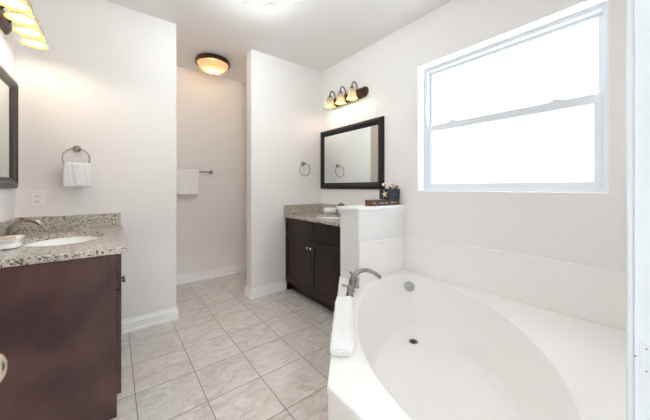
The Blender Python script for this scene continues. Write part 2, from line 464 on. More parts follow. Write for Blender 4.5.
# ------------------------------------------------------------------ doorway lining and casing (right jamb shows at the right edge)
dj = bpy.data.objects.new('door_2', None); COL.objects.link(dj); dj.location = (.22, 0, 0)
dj['kind'] = 'structure'; dj['label'] = 'white painted door jamb at the right edge of the picture'
jr = obj('jamb', BX(DX1, DX1 + .018, YF - .004, YS + .002, 0, DH, bev=.002), JAMB, dj)
obj('jamb', BX(DX0 - .018, DX0, YF - .004, YS + .002, 0, DH, bev=.002), JAMB, dj)
obj('head_jamb', BX(DX0 - .018, DX1 + .018, YF - .004, YS + .002, DH, DH + .018, bev=.002), JAMB, dj)
obj('door_stop', BX(DX1 - .011, DX1 + .001, -.045, -.012, 0, DH, bev=.002), JAMB, dj)
obj('door_stop', BX(DX0 - .001, DX0 + .011, -.045, -.012, 0, DH, bev=.002), JAMB, dj)
for (a, b) in ((DX1 + .004, DX1 + .066), (DX0 - .066, DX0 - .004)):
    bm = BX(a, b, YS, YS + .011, 0, DH + .066, bev=.0035, seg=3)
    obj('casing', bm, JAMB, dj, smooth=40)
obj('head_casing', BX(DX0 - .066, DX1 + .066, YS, YS + .010, DH + .004, DH + .066, bev=.0035, seg=3), JAMB, dj, smooth=40)
bm = BX(DX1 - .0012, DX1 + .001, .002, .030, .925, .975, bev=.0005)
sp = obj('strike_plate', bm, JAMB, jr)
for (y, z) in ((.0345, .951), (.0225, .968), (.0225, .932)):
    Ms = Matrix.Translation((DX1 - .0008, y, z)) @ Matrix.Rotation(-PI / 2, 4, 'Y')
    obj('screw', lathe(bmesh.new(), [(0, -.001), (.0013, -.001), (.0013, .0006), (.0007, .001), (0, .001)], 12, Ms), CHROME, jr, smooth=50)

# ------------------------------------------------------------------ bathtub
tub = thing('bathtub', 'white corner bathtub with diagonal front and oval basin under the window', 'bathtub', (1.44, .82, 0))
CX, CY, EA, EB = 1.4425, 0.820, 0.82, 0.445
POLY = [(.657, YS + .0145), (XR - .006, YS + .0145), (XR - .006, HY0 - .006), (HX - .002, HY0 - .006), (HX - .002, 1.778), (.657, .824)]
def poly_hit(ang):
    dx, dy = math.cos(ang), math.sin(ang); best = None
    for k in range(len(POLY)):
        (ax, ay), (bx, by) = POLY[k], POLY[(k + 1) % len(POLY)]
        ex, ey = bx - ax, by - ay; den = dx * ey - dy * ex
        if abs(den) < 1e-9: continue
        t = ((ax - CX) * ey - (ay - CY) * ex) / den; u = ((ax - CX) * dy - (ay - CY) * dx) / den
        if t > 0 and -1e-6 <= u <= 1 + 1e-6 and (best is None or t < best): best = t
    px, py = CX + dx * best, CY + dy * best
    return (px, py)
def front_edge(a):
    px, py = poly_hit(a)
    return px < .66 or abs((py - .824) - (px - .657) * (1.778 - .824) / (HX - .002 - .657)) < 1e-3
angs = sorted([2 * PI * k / 180 for k in range(180)] + [math.atan2(y - CY, x - CX) % (2 * PI) for x, y in POLY])
def ell(ang, s, shift=0.0):
    f = ang - PI / 4  # major axis lies on the diagonal
    r = 1 / math.sqrt((math.cos(f) / EA) ** 2 + (math.sin(f) / EB) ** 2)
    return (CX + math.cos(ang) * r * s + shift * .7071, CY + math.sin(ang) * r * s + shift * .7071)
bm = bmesh.new(); rings = []
rings.append([bm.verts.new((*poly_hit(a), DZ - .030)) for a in angs])
rings.append([bm.verts.new((*poly_hit(a), DZ - (.006 if front_edge(a) else .0002))) for a in angs])
def lerp2(a, b, t): return (a[0] + (b[0] - a[0]) * t, a[1] + (b[1] - a[1]) * t)
rings.append([bm.verts.new((*lerp2(poly_hit(a), (CX, CY), .002), DZ - (.002 if front_edge(a) else .0001))) for a in angs])
rings.append([bm.verts.new((*lerp2(poly_hit(a), (CX, CY), .006), DZ)) for a in angs])
rings.append([bm.verts.new((*lerp2(poly_hit(a), (CX, CY), .012), DZ)) for a in angs])
rings.append([bm.verts.new((*lerp2(poly_hit(a), ell(a, 1.0), .8), DZ)) for a in angs])
prof = [(1.018, 0, .0002), (1.010, 0, .0006), (1.004, 0, .0002), (.997, 0, -.003), (.992, 0, -.009), (.988, 0, -.020), (.980, .001, -.050), (.965, .006, -.10), (.945, .012, -.16), (.922, .018, -.22), (.898, .022, -.28), (.878, .025, -.325), (.860, .026, -.352), (.835, .026, -.370), (.795, .026, -.381), (.74, .026, -.3835), (.6, .026, -.384), (.3, .02, -.386)]
for s_, shf, dz in prof:
    rings.append([bm.verts.new((*ell(a, s_, shf), DZ + dz)) for a in angs])
for a, b in zip(rings, rings[1:]):
    for k in range(len(angs)):
        k2 = (k + 1) % len(angs); bm.faces.new((a[k], a[k2], b[k2], b[k]))
bm.faces.new(rings[-1])
obj('basin', bm, ACRYL, tub, smooth=40)
# skirt: wall around the outer deck edge down to the floor
bm = bmesh.new()
ins = [(x + .006 if x < 1 else x - .004, y if y < 1.6 else y - .008) for x, y in POLY]
prism(bm, ins, 0, DZ - .029)
for f in [f for f in bm.faces if len(f.verts) == len(POLY)]: bm.faces.remove(f)
obj('skirt', bm, ACRYL, tub)
# overflow cover
d_ = Vector((-.7071, -.7071, .16)).normalized()
Mo = Matrix.Translation((2.000, 1.373, .378)) @ d_.to_track_quat('Z', 'Y').to_matrix().to_4x4()
bm = lathe(bmesh.new(), [(0, -.012), (.039, -.012), (.039, .004), (.035, .009), (.030, .010), (.027, .007), (.008, .008), (.006, .011), (0, .012)], 32, Mo)
obj('overflow_cover', bm, mat('grey_brushed_metal', (0.42, 0.42, 0.415), 0.35, 1.0), tub, smooth=35)
zf = DZ - .384
bm = lathe(bmesh.new(), [(0, zf - .004), (.034, zf - .004), (.034, zf + .003), (.030, zf + .005), (.024, zf + .001), (0, zf + .001)], 32, Matrix.Translation((1.775, 1.185, 0)))
dr = obj('drain', bm, CHROME, tub, smooth=35)
obj('stopper', lathe(bmesh.new(), [(0, zf), (.019, zf), (.019, zf + .006), (.014, zf + .010), (0, zf + .011)], 24, Matrix.Translation((1.775, 1.185, 0))), BRONZE, dr, smooth=35)

# roman tub filler
tf = thing('tub_faucet', 'brushed nickel arched tub filler with two lever handles on the tub deck', 'faucet', (1.405, 1.465, DZ))
bx, by = 1.395, 1.458
tx, ty = 1.575, 1.335
def along(t, z): return (bx + (tx - bx) * t, by + (ty - by) * t, DZ + z)
bm = lathe(bmesh.new(), [(0, 0), (.028, 0), (.028, .006), (.022, .014), (.019, .03), (.0185, .045)], 28, Matrix.Translation((bx, by, DZ)))
tube(bm, [along(0, .03), along(.0, .07), along(.06, .108), along(.20, .140), (along(.42, .156)), along(.66, .148), along(.87, .122), along(1.0, .098)], [.021, .0195, .018, .017, .016, .0155, .0145, .0135], 16)
obj('spout', bm, CHROME, tf, smooth=45)
def handle(px, py, dirx, diry, up=.03):
    bm = lathe(bmesh.new(), [(0, 0), (.029, 0), (.029, .005), (.024, .014), (.019, .035), (.017, .05), (.0195, .058), (.019, .070), (.012, .078), (0, .080)], 24, Matrix.Translation((px, py, DZ)))
    tube(bm, [(px, py, DZ + .066), (px + dirx * .02, py + diry * .02, DZ + .070 + up * .2), (px + dirx * .045, py + diry * .045, DZ + .072 + up * .6), (px + dirx * .066, py + diry * .066, DZ + .075 + up)], [.010, .009, .0075, .007], 12)
    obj('handle', bm, CHROME, tf, smooth=45)
handle(1.325, 1.405, -.75, .40, .008)
handle(1.480, 1.500, -.68, .25, .05)

# ------------------------------------------------------------------ soft goods
def rounded_slab(sx_, sy_, sz_, nx=18, ny=10, r=.012, wob=.002, seed=0):
    """Soft rounded box centred in x,y with its base at z=0, gently uneven."""
    rnd = random.Random(seed); bm = bmesh.new()
    bmesh.ops.create_cube(bm, size=1)
    bmesh.ops.subdivide_edges(bm, edges=bm.edges[:], cuts=12, use_grid_fill=True)
    ph = [rnd.uniform(0, 6) for _ in range(6)]
    for v_ in bm.verts:
        x, y, z = v_.co * 2
        h = (sx_ / 2, sy_ / 2, sz_ / 2)
        p_ = Vector((x * h[0], y * h[1], z * h[2]))
        rr = min(r, min(h) * .999)
        c = Vector([max(-a + rr, min(a - rr, q)) for a, q in zip(h, p_)])
        d = p_ - c
        if d.length > 1e-9: p_ = c + d.normalized() * rr
        k = wob * (math.sin(p_.x * 60 + ph[0]) + math.sin(p_.y * 45 + ph[1]) + .6 * math.sin(p_.x * 130 + p_.y * 90 + ph[2]))
        if z > -.9: p_.z += k * .6
        p_.x += wob * math.sin(p_.y * 50 + p_.z * 40 + ph[3]); p_.y += wob * math.sin(p_.x * 50 + p_.z * 60 + ph[4])
        p_.z += h[2]
        v_.co = p_
    return bm
# folded towel lying along the diagonal tub deck
tw = thing('hand_towel', 'long white towel folded flat along the tub deck beside the tub faucet', 'towel', (1.03, 1.13, DZ + .003))
ctr = Vector((1.024, 1.138, DZ + .0015)); ang = math.atan2(.956, .903)
M = Matrix.Translation(ctr) @ Matrix.Rotation(ang, 4, 'Z')
bm = rounded_slab(.60, .112, .046, r=.019, wob=.0022, seed=3); bmesh.ops.transform(bm, matrix=M, verts=bm.verts)
obj('body', bm, TOWEL, tw, smooth=80)
# visible folded edge at the near end: a spiral of cloth
pts = []
for k in range(40):
    a = k / 39 * 2.6 * PI; rr = 1 - k / 39 * .72
    pts.append((-.303, .049 * rr * math.cos(a + .4), .0235 + .0175 * rr * math.sin(a + .4)))
bm = bmesh.new()
tube(bm, pts, .0042, 8, sub=1); bmesh.ops.transform(bm, matrix=M, verts=bm.verts)
obj('folded_edge', bm, TOWEL, tw, smooth=80)

# ------------------------------------------------------------------ vanities
def shaker(bm, y0, y1, z0, z1, xf, sgn, rail=.052, th=.020):
    """Shaker front on plane x=xf facing sgn (+1/-1)."""
    xa, xb = sorted((xf, xf + sgn * th)); ra, rb = sorted((xf, xf + sgn * (th - .009)))
    box(bm, xa, xb, y0, y0 + rail, z0, z1, bev=.0018); box(bm, xa, xb, y1 - rail, y1, z0, z1, bev=.0018)
    box(bm, xa, xb, y0 + rail - .001, y1 - rail + .001, z0, z0 + rail, bev=.0018); box(bm, xa, xb, y0 + rail - .001, y1 - rail + .001, z1 - rail, z1, bev=.0018)
    box(bm, ra, rb, y0 + rail - .003, y1 - rail + .003, z0 + rail - .003, z1 - rail + .003)
    return bm
def knob(parent, x, y, z, sgn, m):
    M = Matrix.Translation((x, y, z)) @ Matrix.Rotation(sgn * PI / 2, 4, 'Y')
    bm = lathe(bmesh.new(), [(0, -.001), (.008, -.001), (.007, .004), (.0055, .012), (.010, .017), (.0155, .022), (.0155, .027), (.011, .031), (0, .033)], 24, M)
    return obj('knob', bm, m, parent, smooth=50)
def vanity(label, xw, xf, y0, y1, sgn, m, open_near=False):
    """xw: wall side x, xf: carcass front x; sgn: direction it faces."""
    t = thing('vanity_cabinet', label, 'cabinet', ((xw + xf) / 2, (y0 + y1) / 2, 0))
    a, b = sorted((xw, xf)); z1 = CT - .032
    bm = bmesh.new()
    # carcass with side panels to the floor, recessed toe kick
    box(bm, a, b, y0, y0 + .018, 0, z1, bev=.0012); box(bm, a, b, y1 - .018, y1, 0, z1, bev=.0012)
    k = xf - sgn * .065; ka, kb = sorted((k, k - sgn * .015))
    box(bm, ka, kb, y0 + .018, y1 - .018, 0, .105)
    ca, cb = sorted((xw, xf - sgn * .002))
    box(bm, ca, cb, y0 + .018, y1 - .018, .105, .123)
    wa, wb = sorted((xw, xw + sgn * .012)); box(bm, wa, wb, y0 + .018, y1 - .018, .123, z1)
    # face frame, its end standing a little proud of the side panel
    ea, eb = sorted((xf - sgn * .030, xf - sgn * .0003)); box(bm, ea, eb, y0 - .003, y0 + .003, 0 if sgn > 0 else .10, z1, bev=.0008)
    fa, fb = sorted((xf - sgn * .02, xf - sgn * .0005))
    ym = (y0 + y1) / 2
    for (p0, p1) in ((y0 + .001, y0 + .04), (y1 - .04, y1 - .001), (ym - .02, ym + .02)): box(bm, fa, fb, p0, p1, .105, z1)
    for (q0, q1) in ((.105, .14), (.655, .695), (z1 - .03, z1)): box(bm, fa, fb, y0 + .002, y1 - .002, q0, q1)
    obj('body', bm, m, t)
    g = .004
    for (p0, p1, side) in ((y0 + .012, ym - g / 2, 0), (ym + g / 2, y1 - .012, 1)):
        d = obj('door', shaker(bmesh.new(), p0, p1, .112, .668, xf, sgn), m, t)
        ky = p1 - .030 if side == 0 else p0 + .030
        knob(d, xf + sgn * .020, ky, .592, sgn, KNOBM if sgn < 0 else CHROME)
        obj('drawer_front', shaker(bmesh.new(), p0, p1, .680, z1 - .012, xf, sgn, rail=.036), m, t)
    return t
vanity('reddish brown espresso vanity cabinet at the left wall, plain end panel towards the viewer', XL + .0015, .016, 1.827, YB - .002, 1, WOOD_A)
vanity('dark espresso vanity cabinet with two doors between back wall and half wall', XR - .001, 1.645, HY1 + .006, YB - .002, -1, WOOD_B)

def countertop(label, x0, x1, y0, y1, ecx, ecy, ex, ey, splashes):
    t = thing('countertop', label, 'countertop', ((x0 + x1) / 2, (y0 + y1) / 2, CT - .032))
    n = 64; bm = bmesh.new()
    poly = [(x0, y0), (x1, y0), (x1, y1), (x0, y1)]
    aa = sorted([2 * PI * k / n for k in range(n)] + [math.atan2(y - ecy, x - ecx) % (2 * PI) for x, y in poly])
    def hit(a):
        dx, dy = math.cos(a), math.sin(a); ts = []
        if dx > 1e-9: ts.append((x1 - ecx) / dx)
        if dx < -1e-9: ts.append((x0 - ecx) / dx)
        if dy > 1e-9: ts.append((y1 - ecy) / dy)
        if dy < -1e-9: ts.append((y0 - ecy) / dy)
        q = min(ts); return ecx + dx * q, ecy + dy * q
    def el(a):
        r = 1 / math.sqrt((math.cos(a) / ex) ** 2 + (math.sin(a) / ey) ** 2); return ecx + math.cos(a) * r, ecy + math.sin(a) * r
    def inset(p_, d): return (min(max(p_[0], x0 + d), x1 - d), min(max(p_[1], y0 + d), y1 - d))
    rg = []
    zb = CT - .032
    for f_, z in ((el, zb), (hit, zb), (hit, CT - .005), (lambda a: inset(hit(a), .0015), CT - .0015), (lambda a: inset(hit(a), .005), CT), (el, CT)):
        rg.append([bm.verts.new((*f_(a), z)) for a in aa])
    for a, b in zip(rg, rg[1:] + rg[:1]):
        for k in range(len(aa)):
            k2 = (k + 1) % len(aa); bm.faces.new((a[k], a[k2], b[k2], b[k]))
    obj('slab', bm, GRAN, t)
    for s_ in splashes: obj('backsplash', BX(*s_, bev=.002), GRAN, t)
    return t
SB = .106
countertop('speckled beige granite countertop on the left vanity', XL, .062, 1.800, YB, -.240, 2.35, .195, .265,
           [(XL + .0005, XL + .021, 1.800, YB - .001, CT + .0002, CT + SB), (XL + .021, .050, YB - .021, YB - .0005, CT + .0002, CT + SB)])
countertop('speckled beige granite countertop on the dark vanity behind the half wall', 1.600, XR, HY1 + .003, YB, 1.885, 2.31, .195, .25,
           [(XR - .021, XR - .0005, HY1 + .003, YB - .001, CT + .0002, CT + SB), (1.605, XR - .021, YB - .021, YB - .0005, CT + .0002, CT + SB)])

def sink(label, cx, cy, ex, ey):
    t = thing('sink', label, 'sink', (cx, cy, CT - .17))
    bm = bmesh.new()
    zt = CT - .033
    pr = [(1.10, zt), (1.0, zt), (1.0, zt - .004), (.97, zt - .03), (.90, zt - .075), (.76, zt - .115), (.5, zt - .135), (.16, zt - .14)]
    pr2 = [(.16, zt - .148), (.5, zt - .145), (.79, zt - .125), (.94, zt - .08), (1.02, zt - .03), (1.10, zt - .010)]
    lathe(bm, [(r, z) for r, z in pr + pr2], 56, Matrix.Translation((cx, cy, 0)), sx=ex, sy=ey, close=True)
    obj('bowl', bm, CERAM, t, smooth=60)
    obj('drain', lathe(bmesh.new(), [(0, zt - .150), (.024, zt - .150), (.034, zt - .139), (.034, zt - .136), (.022, zt - .138), (0, zt - .139)], 24, Matrix.Translation((cx, cy, 0))), CHROME, t, smooth=50)
sink('white oval undermount sink in the left granite countertop', -.240, 2.35, .193, .262)
sink('white oval undermount sink in the countertop behind the half wall', 1.885, 2.31, .193, .247)

FAUC = mat('warm_brushed_nickel', (0.34, 0.285, 0.245), 0.2, 1.0); bump(FAUC, coords(FAUC), 200, .05, .0005)
def faucet(label, x, y, sgn, reach=.125):
    t = thing('sink_faucet', label, 'faucet', (x, y, CT))
    bm = lathe(bmesh.new(), [(0, 0), (.025, 0), (.025, .006), (.018, .014), (.0135, .03), (.0125, .04)], 24, Matrix.Translation((x, y, CT)))
    tube(bm, [(x, y, CT + .03), (x + sgn * .004, y, CT + .065), (x + sgn * .020, y, CT + .105), (x + sgn * .060, y, CT + .128), (x + sgn * .102, y, CT + .118), (x + sgn * (reach + .010), y, CT + .092)],
         [.0155, .015, .0145, .014, .013, .0125], 14)
    obj('spout', bm, FAUC, t, smooth=45)
    for s_ in (-1, 1):
        hy = y + s_ * .10
        bm = lathe(bmesh.new(), [(0, 0), (.024, 0), (.024, .005), (.016, .014), (.012, .03), (.014, .040), (.014, .05), (0, .056)], 24, Matrix.Translation((x, hy, CT)))
        tube(bm, [(x, hy, CT + .046), (x + sgn * .006, hy + s_ * .025, CT + .052), (x + sgn * .01, hy + s_ * .058, CT + .060)], [.008, .0065, .0055], 10)
        obj('handle', bm, FAUC, t, smooth=45)
faucet('brushed nickel arched faucet behind the left sink', -.475, 2.36, 1)
faucet('brushed nickel faucet behind the sink of the dark vanity', 2.11, 2.31, -1)

# soap dish on left counter
sd = thing('soap_dish', 'white ceramic soap dish with small blue marks on the left granite countertop', 'soap dish', (-.444, 2.170, CT))
bm = bmesh.new()
n = 48
def sq(r_x, r_y, z, p_=3.2):
    return [bm.verts.new((-.444 + r_x * math.copysign(abs(math.cos(a)) ** (2 / p_), math.cos(a)), 2.170 + r_y * math.copysign(abs(math.sin(a)) ** (2 / p_), math.sin(a)), CT + z)) for a in [2 * PI * k / n for k in range(n)]]
rg = [sq(.041, .062, .0), sq(.052, .077, .004), sq(.048, .071, .028), sq(.059, .085, .045), sq(.062, .088, .051), sq(.060, .086, .052), sq(.052, .077, .046), sq(.043, .066, .034), sq(.03, .05, .030)]
bm.faces.new(list(reversed(rg[0])))
for a, b in zip(rg, rg[1:]):
    for k in range(n): bm.faces.new((a[k], a[(k + 1) % n], b[(k + 1) % n], b[k]))
bm.faces.new(rg[-1])
obj('dish', bm, CERAM, sd, smooth=50)
BLUE = mat('blue_glaze', (0.05, 0.09, 0.22), 0.2); bump(BLUE, coords(BLUE), 30, .02, .001)
bm = bmesh.new()
for (dx, z, r_) in ((-.004, .012, .0028), (.006, .014, .0022), (.014, .011, .0026), (.022, .015, .0018)):
    bmesh.ops.create_icosphere(bm, subdivisions=2, radius=r_, matrix=Matrix.Translation((-.444 + dx, 2.170 - .0695, CT + z)) @ Matrix.Diagonal((1.5, .4, 1, 1)))
obj('painted_motif', bm, BLUE, sd, smooth=80)
SOAP = mat('tan_soap', (0.60, 0.47, 0.34), 0.45); bump(SOAP, coords(SOAP), 30, .05, .001)
bm = rounded_slab(.055, .085, .024, r=.010, wob=.0004, seed=2); bmesh.ops.translate(bm, vec=(-.444, 2.170, CT + .0305), verts=bm.verts)
tag(obj('soap_bar', bm, SOAP, smooth=80), 'tan bar of soap lying in the white dish', 'soap')

# rolled washcloth on second counter
bm = bmesh.new()
prof_ = [(0, -.082), (.022, -.080), (.034, -.074), (.037, -.06), (.036, 0), (.037, .06), (.034, .074), (.022, .08), (0, .082)]
wdir = Vector((.787, -.617, 0))
M = Matrix.Translation((2.085, 2.55, CT + .036)) @ wdir.to_track_quat('Z', 'Y').to_matrix().to_4x4()
lathe(bm, prof_, 32, M)
for v_ in bm.verts:
    v_.co.z = max(v_.co.z, CT + .001)
    v_.co.z += .0015 * math.sin(v_.co.x * 90 + v_.co.y * 60) if v_.co.z > CT + .02 else 0
tag(obj('washcloth', bm, TOWEL, smooth=80), 'white rolled washcloth on the granite behind the half wall', 'washcloth')

# ------------------------------------------------------------------ mirrors
def frame_mirror(label, x, sgn, y0, y1, z0, z1, w_=.072, fm=None):
    t = thing('wall_mirror', label, 'mirror', (x, (y0 + y1) / 2, z0))
    # moulded frame profile: (distance inward, height off wall), mitred corners
    pf = [(0, .0), (0, .018), (.006, .024), (.016, .024), (.020, .030), (.034, .032), (.040, .026), (.052, .024), (.058, .016), (w_, .012), (w_, .002)]
    bm = bmesh.new(); rows = []
    for (cy, cz, sy, sz) in ((y0, z0, 1, 1), (y1, z0, -1, 1), (y1, z1, -1, -1), (y0, z1, 1, -1)):
        rows.append([bm.verts.new((x + sgn * h, cy + sy * d, cz + sz * d)) for d, h in pf])
    for i in range(4):
        a, b = rows[i], rows[(i + 1) % 4]
        for k in range(len(pf) - 1): bm.faces.new((a[k], b[k], b[k + 1], a[k + 1]))
        bm.faces.new((a[-1], b[-1], b[0], a[0]))
    obj('frame', bm, fm or FRAMEM, t)
    xa, xb = sorted((x + sgn * .002, x + sgn * .011))
    obj('glass', BX(xa, xb, y0 + w_ - .004, y1 - w_ + .004, z0 + w_ - .004, z1 - w_ + .004), MIRR, t)
frame_mirror('dark framed mirror on the left wall over the left vanity', XL + .0005, 1, 1.88, 2.795, 1.222, 1.955, fm=FRAMELIT)
frame_mirror('black framed mirror on the window wall over the dark vanity', XR - .0005, -1, 1.793, 2.8475, 1.210, 1.957, w_=.075)

# ------------------------------------------------------------------ vanity lights
def vanity_light(label, x, sgn, ys, zr, out, zplate, power, half):
    t = thing('vanity_light', label, 'wall lamp', (x, sum(ys) / len(ys), zplate))
    ym = sum(ys) / len(ys)
    # oval ended back plate with a raised centre
    bm = bmesh.new()
    def oval(h, r_, d):
        pts = []
        for k in range(48):
            a = 2 * PI * k / 48; c_, s_ = math.cos(a), math.sin(a)
            pts.append((x + sgn * d, ym + (h - r_) * (1 if c_ > 0 else -1) + r_ * c_, zplate + r_ * s_))
        return [bm.verts.new(p_) for p_ in pts]
    rg = [oval(half, .058, 0), oval(half, .058, .010), oval(half - .006, .052, .015), oval(half - .014, .044, .016), oval(half - .022, .036, .026), oval(half - .028, .030, .028)]
    bm.faces.new(rg[0])
    for a, b in zip(rg, rg[1:]):
        for k in range(48): bm.faces.new((a[k], a[(k + 1) % 48], b[(k + 1) % 48], b[k]))
    bm.faces.new(rg[-1])
    obj('back_plate', bm, BRONZE, t, smooth=40)
    for y in ys:
        xs = x + sgn * out
        top = zr + .125
        bm = bmesh.new()
        tube(bm, [(x + sgn * .026, y, zplate + .005), (x + sgn * .040, y, zplate + .03), (x + sgn * .046, y, top + .030), (x + sgn * (.046 + (out - .046) * .3), y, top + .066), (x + sgn * (.046 + (out - .046) * .72), y, top + .066), (xs, y, top + .030), (xs, y, top + .002)], .0065, 10)
        lathe(bm, [(0, top - .001), (.026, top - .006), (.028, top - .018), (.026, top - .018), (0, top - .008)], 24, Matrix.Translation((xs, y, 0)))
        lathe(bm, [(0, top + .018), (.010, top + .016), (.014, top + .004), (.024, top - .004), (0, top - .004)], 20, Matrix.Translation((xs, y, 0)))
        arm = obj('arm', bm, BRONZE, t, smooth=50)
        outer = [(.026, .112), (.037, .104), (.043, .086), (.045, .062), (.048, .038), (.055, .016), (.062, .006)]
        inner = [(r_ - .003, z) for r_, z in reversed(outer)]
        sh_ = obj('lamp_shade', lathe(bmesh.new(), [(r_, zr + z) for r_, z in outer + inner], 36, Matrix.Translation((xs, y, 0)), close=True), SHADE, t, smooth=60)
        obj('rim', lathe(bmesh.new(), [(.0615, zr + .007), (.0665, zr + .001), (.0665, zr - .0015), (.0635, zr - .0015), (.0585, zr + .005)], 36, Matrix.Translation((xs, y, 0)), close=True), RIMG, sh_, smooth=60)
        bm = lathe(bmesh.new(), [(0, zr + .022), (.014, zr + .026), (.021, zr + .040), (.021, zr + .055), (.013, zr + .078), (.011, zr + .108), (0, zr + .109)], 20, Matrix.Translation((xs, y, 0)))
        obj('bulb', bm, BULB, sh_, smooth=60)
        lo = light('bulb_light', 'POINT', (xs, y, zr + .012), power, WARM, shadow_soft_size=.018)
        lo.parent = t; lo.matrix_parent_inverse = Matrix.Translation(-Vector(t.location))
vanity_light('four-shade bronze bath light on the left wall over the left mirror', XL, 1, [2.080, 2.245, 2.410, 2.575], 2.17, .140, 2.265, P_VAN, .34)
vanity_light('three-shade bronze bath light on the window wall over the black framed mirror', XR, -1, [2.145, 2.335, 2.525], 2.20, .120, 2.280, P_VAN2, .325)

# ------------------------------------------------------------------ ceiling lights
def ceiling_bowl(label, x, y, R_, depth, ringm, bowlm, power, zc=H, base=.045, finial=True):
    t = thing('ceiling_light', label, 'ceiling lamp', (x, y, zc))
    zb = zc - base
    M = Matrix.Translation((x, y, 0))
    obj('pan', lathe(bmesh.new(), [(0, zc - .0005), (R_ * .93, zc - .0005), (R_ * .96, zc - .012), (R_, zb + .012), (R_, zb + .002), (R_ * .97, zb - .006), (R_ * .90, zb - .002), (R_ * .88, zb + .010), (R_ * .86, zc - .012), (0, zc - .012)], 56, M), ringm, t, smooth=35)
    pts = []
    for k in range(13):
        a = k / 12 * PI / 2; pts.append((R_ * .885 * math.cos(a), zb - depth * math.sin(a) ** 1.1))
    inn = [(max(r_ - .004, 0), z + .004) for r_, z in reversed(pts)]
    pts[-1] = (0, pts[-1][1]); inn[0] = (0, inn[0][1])
    obj('glass_bowl', lathe(bmesh.new(), pts + inn, 56, M), bowlm, t, smooth=60)
    if finial:
        zz = zb - depth
        obj('finial', lathe(bmesh.new(), [(0, zz + .002), (.014, zz), (.014, zz - .004), (.007, zz - .008), (.009, zz - .014), (.005, zz - .020), (0, zz - .022)], 20, M), ringm, t, smooth=50)
    lo = light('bulb_light', 'POINT', (x, y, zb - depth * .35), power, WARM if ringm is BRONZE else (0.80, 0.90, 1.0), shadow_soft_size=.04)
    lo.parent = t; lo.matrix_parent_inverse = Matrix.Translation(-Vector(t.location))
ceiling_bowl('bronze ringed alabaster bowl ceiling light in the alcove', .948, 3.395, .195, .100, BRONZE, BOWL, P_NOOK, base=.052)
ceiling_bowl('white dome ceiling light cut by the top of the frame', .858, 1.935, .155, .068, TRIM, DOME, P_MAIN, base=.022, finial=False)
ceiling_bowl('added white dome fill light in the unseen bedroom behind the camera', .30, -1.60, .155, .075, TRIM, DOME, P_FILL, base=.025, finial=False)  # unseen lamp, added to brighten the bathroom through the doorway

# ------------------------------------------------------------------ towel rings, bar, towels
def towel_ring(label, x, tilt=0.0):
    t = thing('towel_ring', label, 'towel ring', (x, YB, 1.525))
    M = Matrix.Translation((x, YB, 1.528)) @ Matrix.Rotation(PI / 2, 4, 'X')
    obj('mount', lathe(bmesh.new(), [(0, .0005), (.026, .0005), (.026, .006), (.020, .012), (.012, .018), (.010, .034), (.014, .038), (.014, .052), (0, .056)], 28, M), CHROME, t, smooth=45)
    pts = [(x + .078 * math.sin(a) + tilt * 0, YB - .045 - .004 * (1 - math.cos(a)), 1.528 - .078 + .078 * math.cos(a)) for a in [2 * PI * k / 32 for k in range(32)]]
    obj('ring', tube(bmesh.new(), pts, .0042, 10, closed=True, sub=2), CHROME, t, smooth=60)
towel_ring('brushed nickel towel ring holding a white towel on the left back wall', -.222)
towel_ring('empty brushed nickel towel ring on the wall beside the black framed mirror', 1.880)
# towel hanging through left ring: draped cloth with a front and a back fall
def draped(w_top, w_bot, ztop, zf_, zb_, yc, thick, xc, nx=22, seed=1, gather=.0):
    rnd = random.Random(seed); ph = rnd.uniform(0, 6)
    prof_ = []
    nseg = 14
    for k in range(nseg + 1): prof_.append((-1, zb_ + (ztop - thick - zb_) * k / nseg))
    for k in range(1, 8):
        a = PI * k / 8; prof_.append((-math.cos(a), ztop - thick + thick * math.sin(a)))
    for k in range(nseg + 1): prof_.append((1, ztop - thick + (zf_ - ztop + thick) * k / nseg))
    bm = bmesh.new(); rows = []
    for j, (s_, z) in enumerate(prof_):
        row = []
        f = (ztop - z) / max(ztop - zf_, 1e-6)
        for i in range(nx + 1):
            u = i / nx * 2 - 1
            wd = w_top + (w_bot - w_top) * min(f, 1) ** .7
            wob = .0025 * math.sin(u * 7 + ph) * min(1, f * 2) + .0015 * math.sin(u * 15 + z * 30 + ph)
            zz = z - .004 * u * u * (f > .9) + .002 * math.sin(u * 5 + ph) * (f > .9)
            row.append(bm.verts.new((xc + u * wd / 2 + .002 * math.sin(z * 40 + ph) * f, yc - s_ * thick * .9 - wob, zz)))
        rows.append(row)
    for a, b in zip(rows, rows[1:]):
        for i in range(nx): bm.faces.new((a[i], a[i + 1], b[i + 1], b[i]))
    return bm
def cloth_obj(name, bm, th=.007):
    o = obj(name, bm, TOWEL, smooth=80)
    s_ = o.modifiers.new('thickness', 'SOLIDIFY'); s_.thickness = th; s_.offset = 0
    return o
o = cloth_obj('face_towel', draped(.142, .160, 1.414, 1.236, 1.262, YB - .0525, .014, -.215, seed=4), .008)
tag(o, 'small white towel hanging from the left towel ring', 'towel')

tb = thing('towel_bar', 'brushed nickel towel bar on the alcove back wall', 'towel bar', (.74, YN, 1.432))
for x in (.44, 1.04):
    M = Matrix.Translation((x, YN, 1.432)) @ Matrix.Rotation(PI / 2, 4, 'X')
    obj('post', lathe(bmesh.new(), [(0, .0005), (.026, .0005), (.026, .006), (.018, .014), (.012, .020), (.012, .045), (.017, .052), (.018, .066), (.010, .076), (0, .078)], 28, M), CHROME, tb, smooth=45)
obj('bar', tube(bmesh.new(), [(.44, YN - .060, 1.432), (1.04, YN - .060, 1.432)], .0075, 14, sub=1), CHROME, tb, smooth=60)
o = cloth_obj('bath_towel', draped(.40, .40, 1.452, 1.135, 1.16, YN - .060, .018, .675, seed=8), .010)
tag(o, 'folded white bath towel hanging over the bar in the alcove', 'towel')

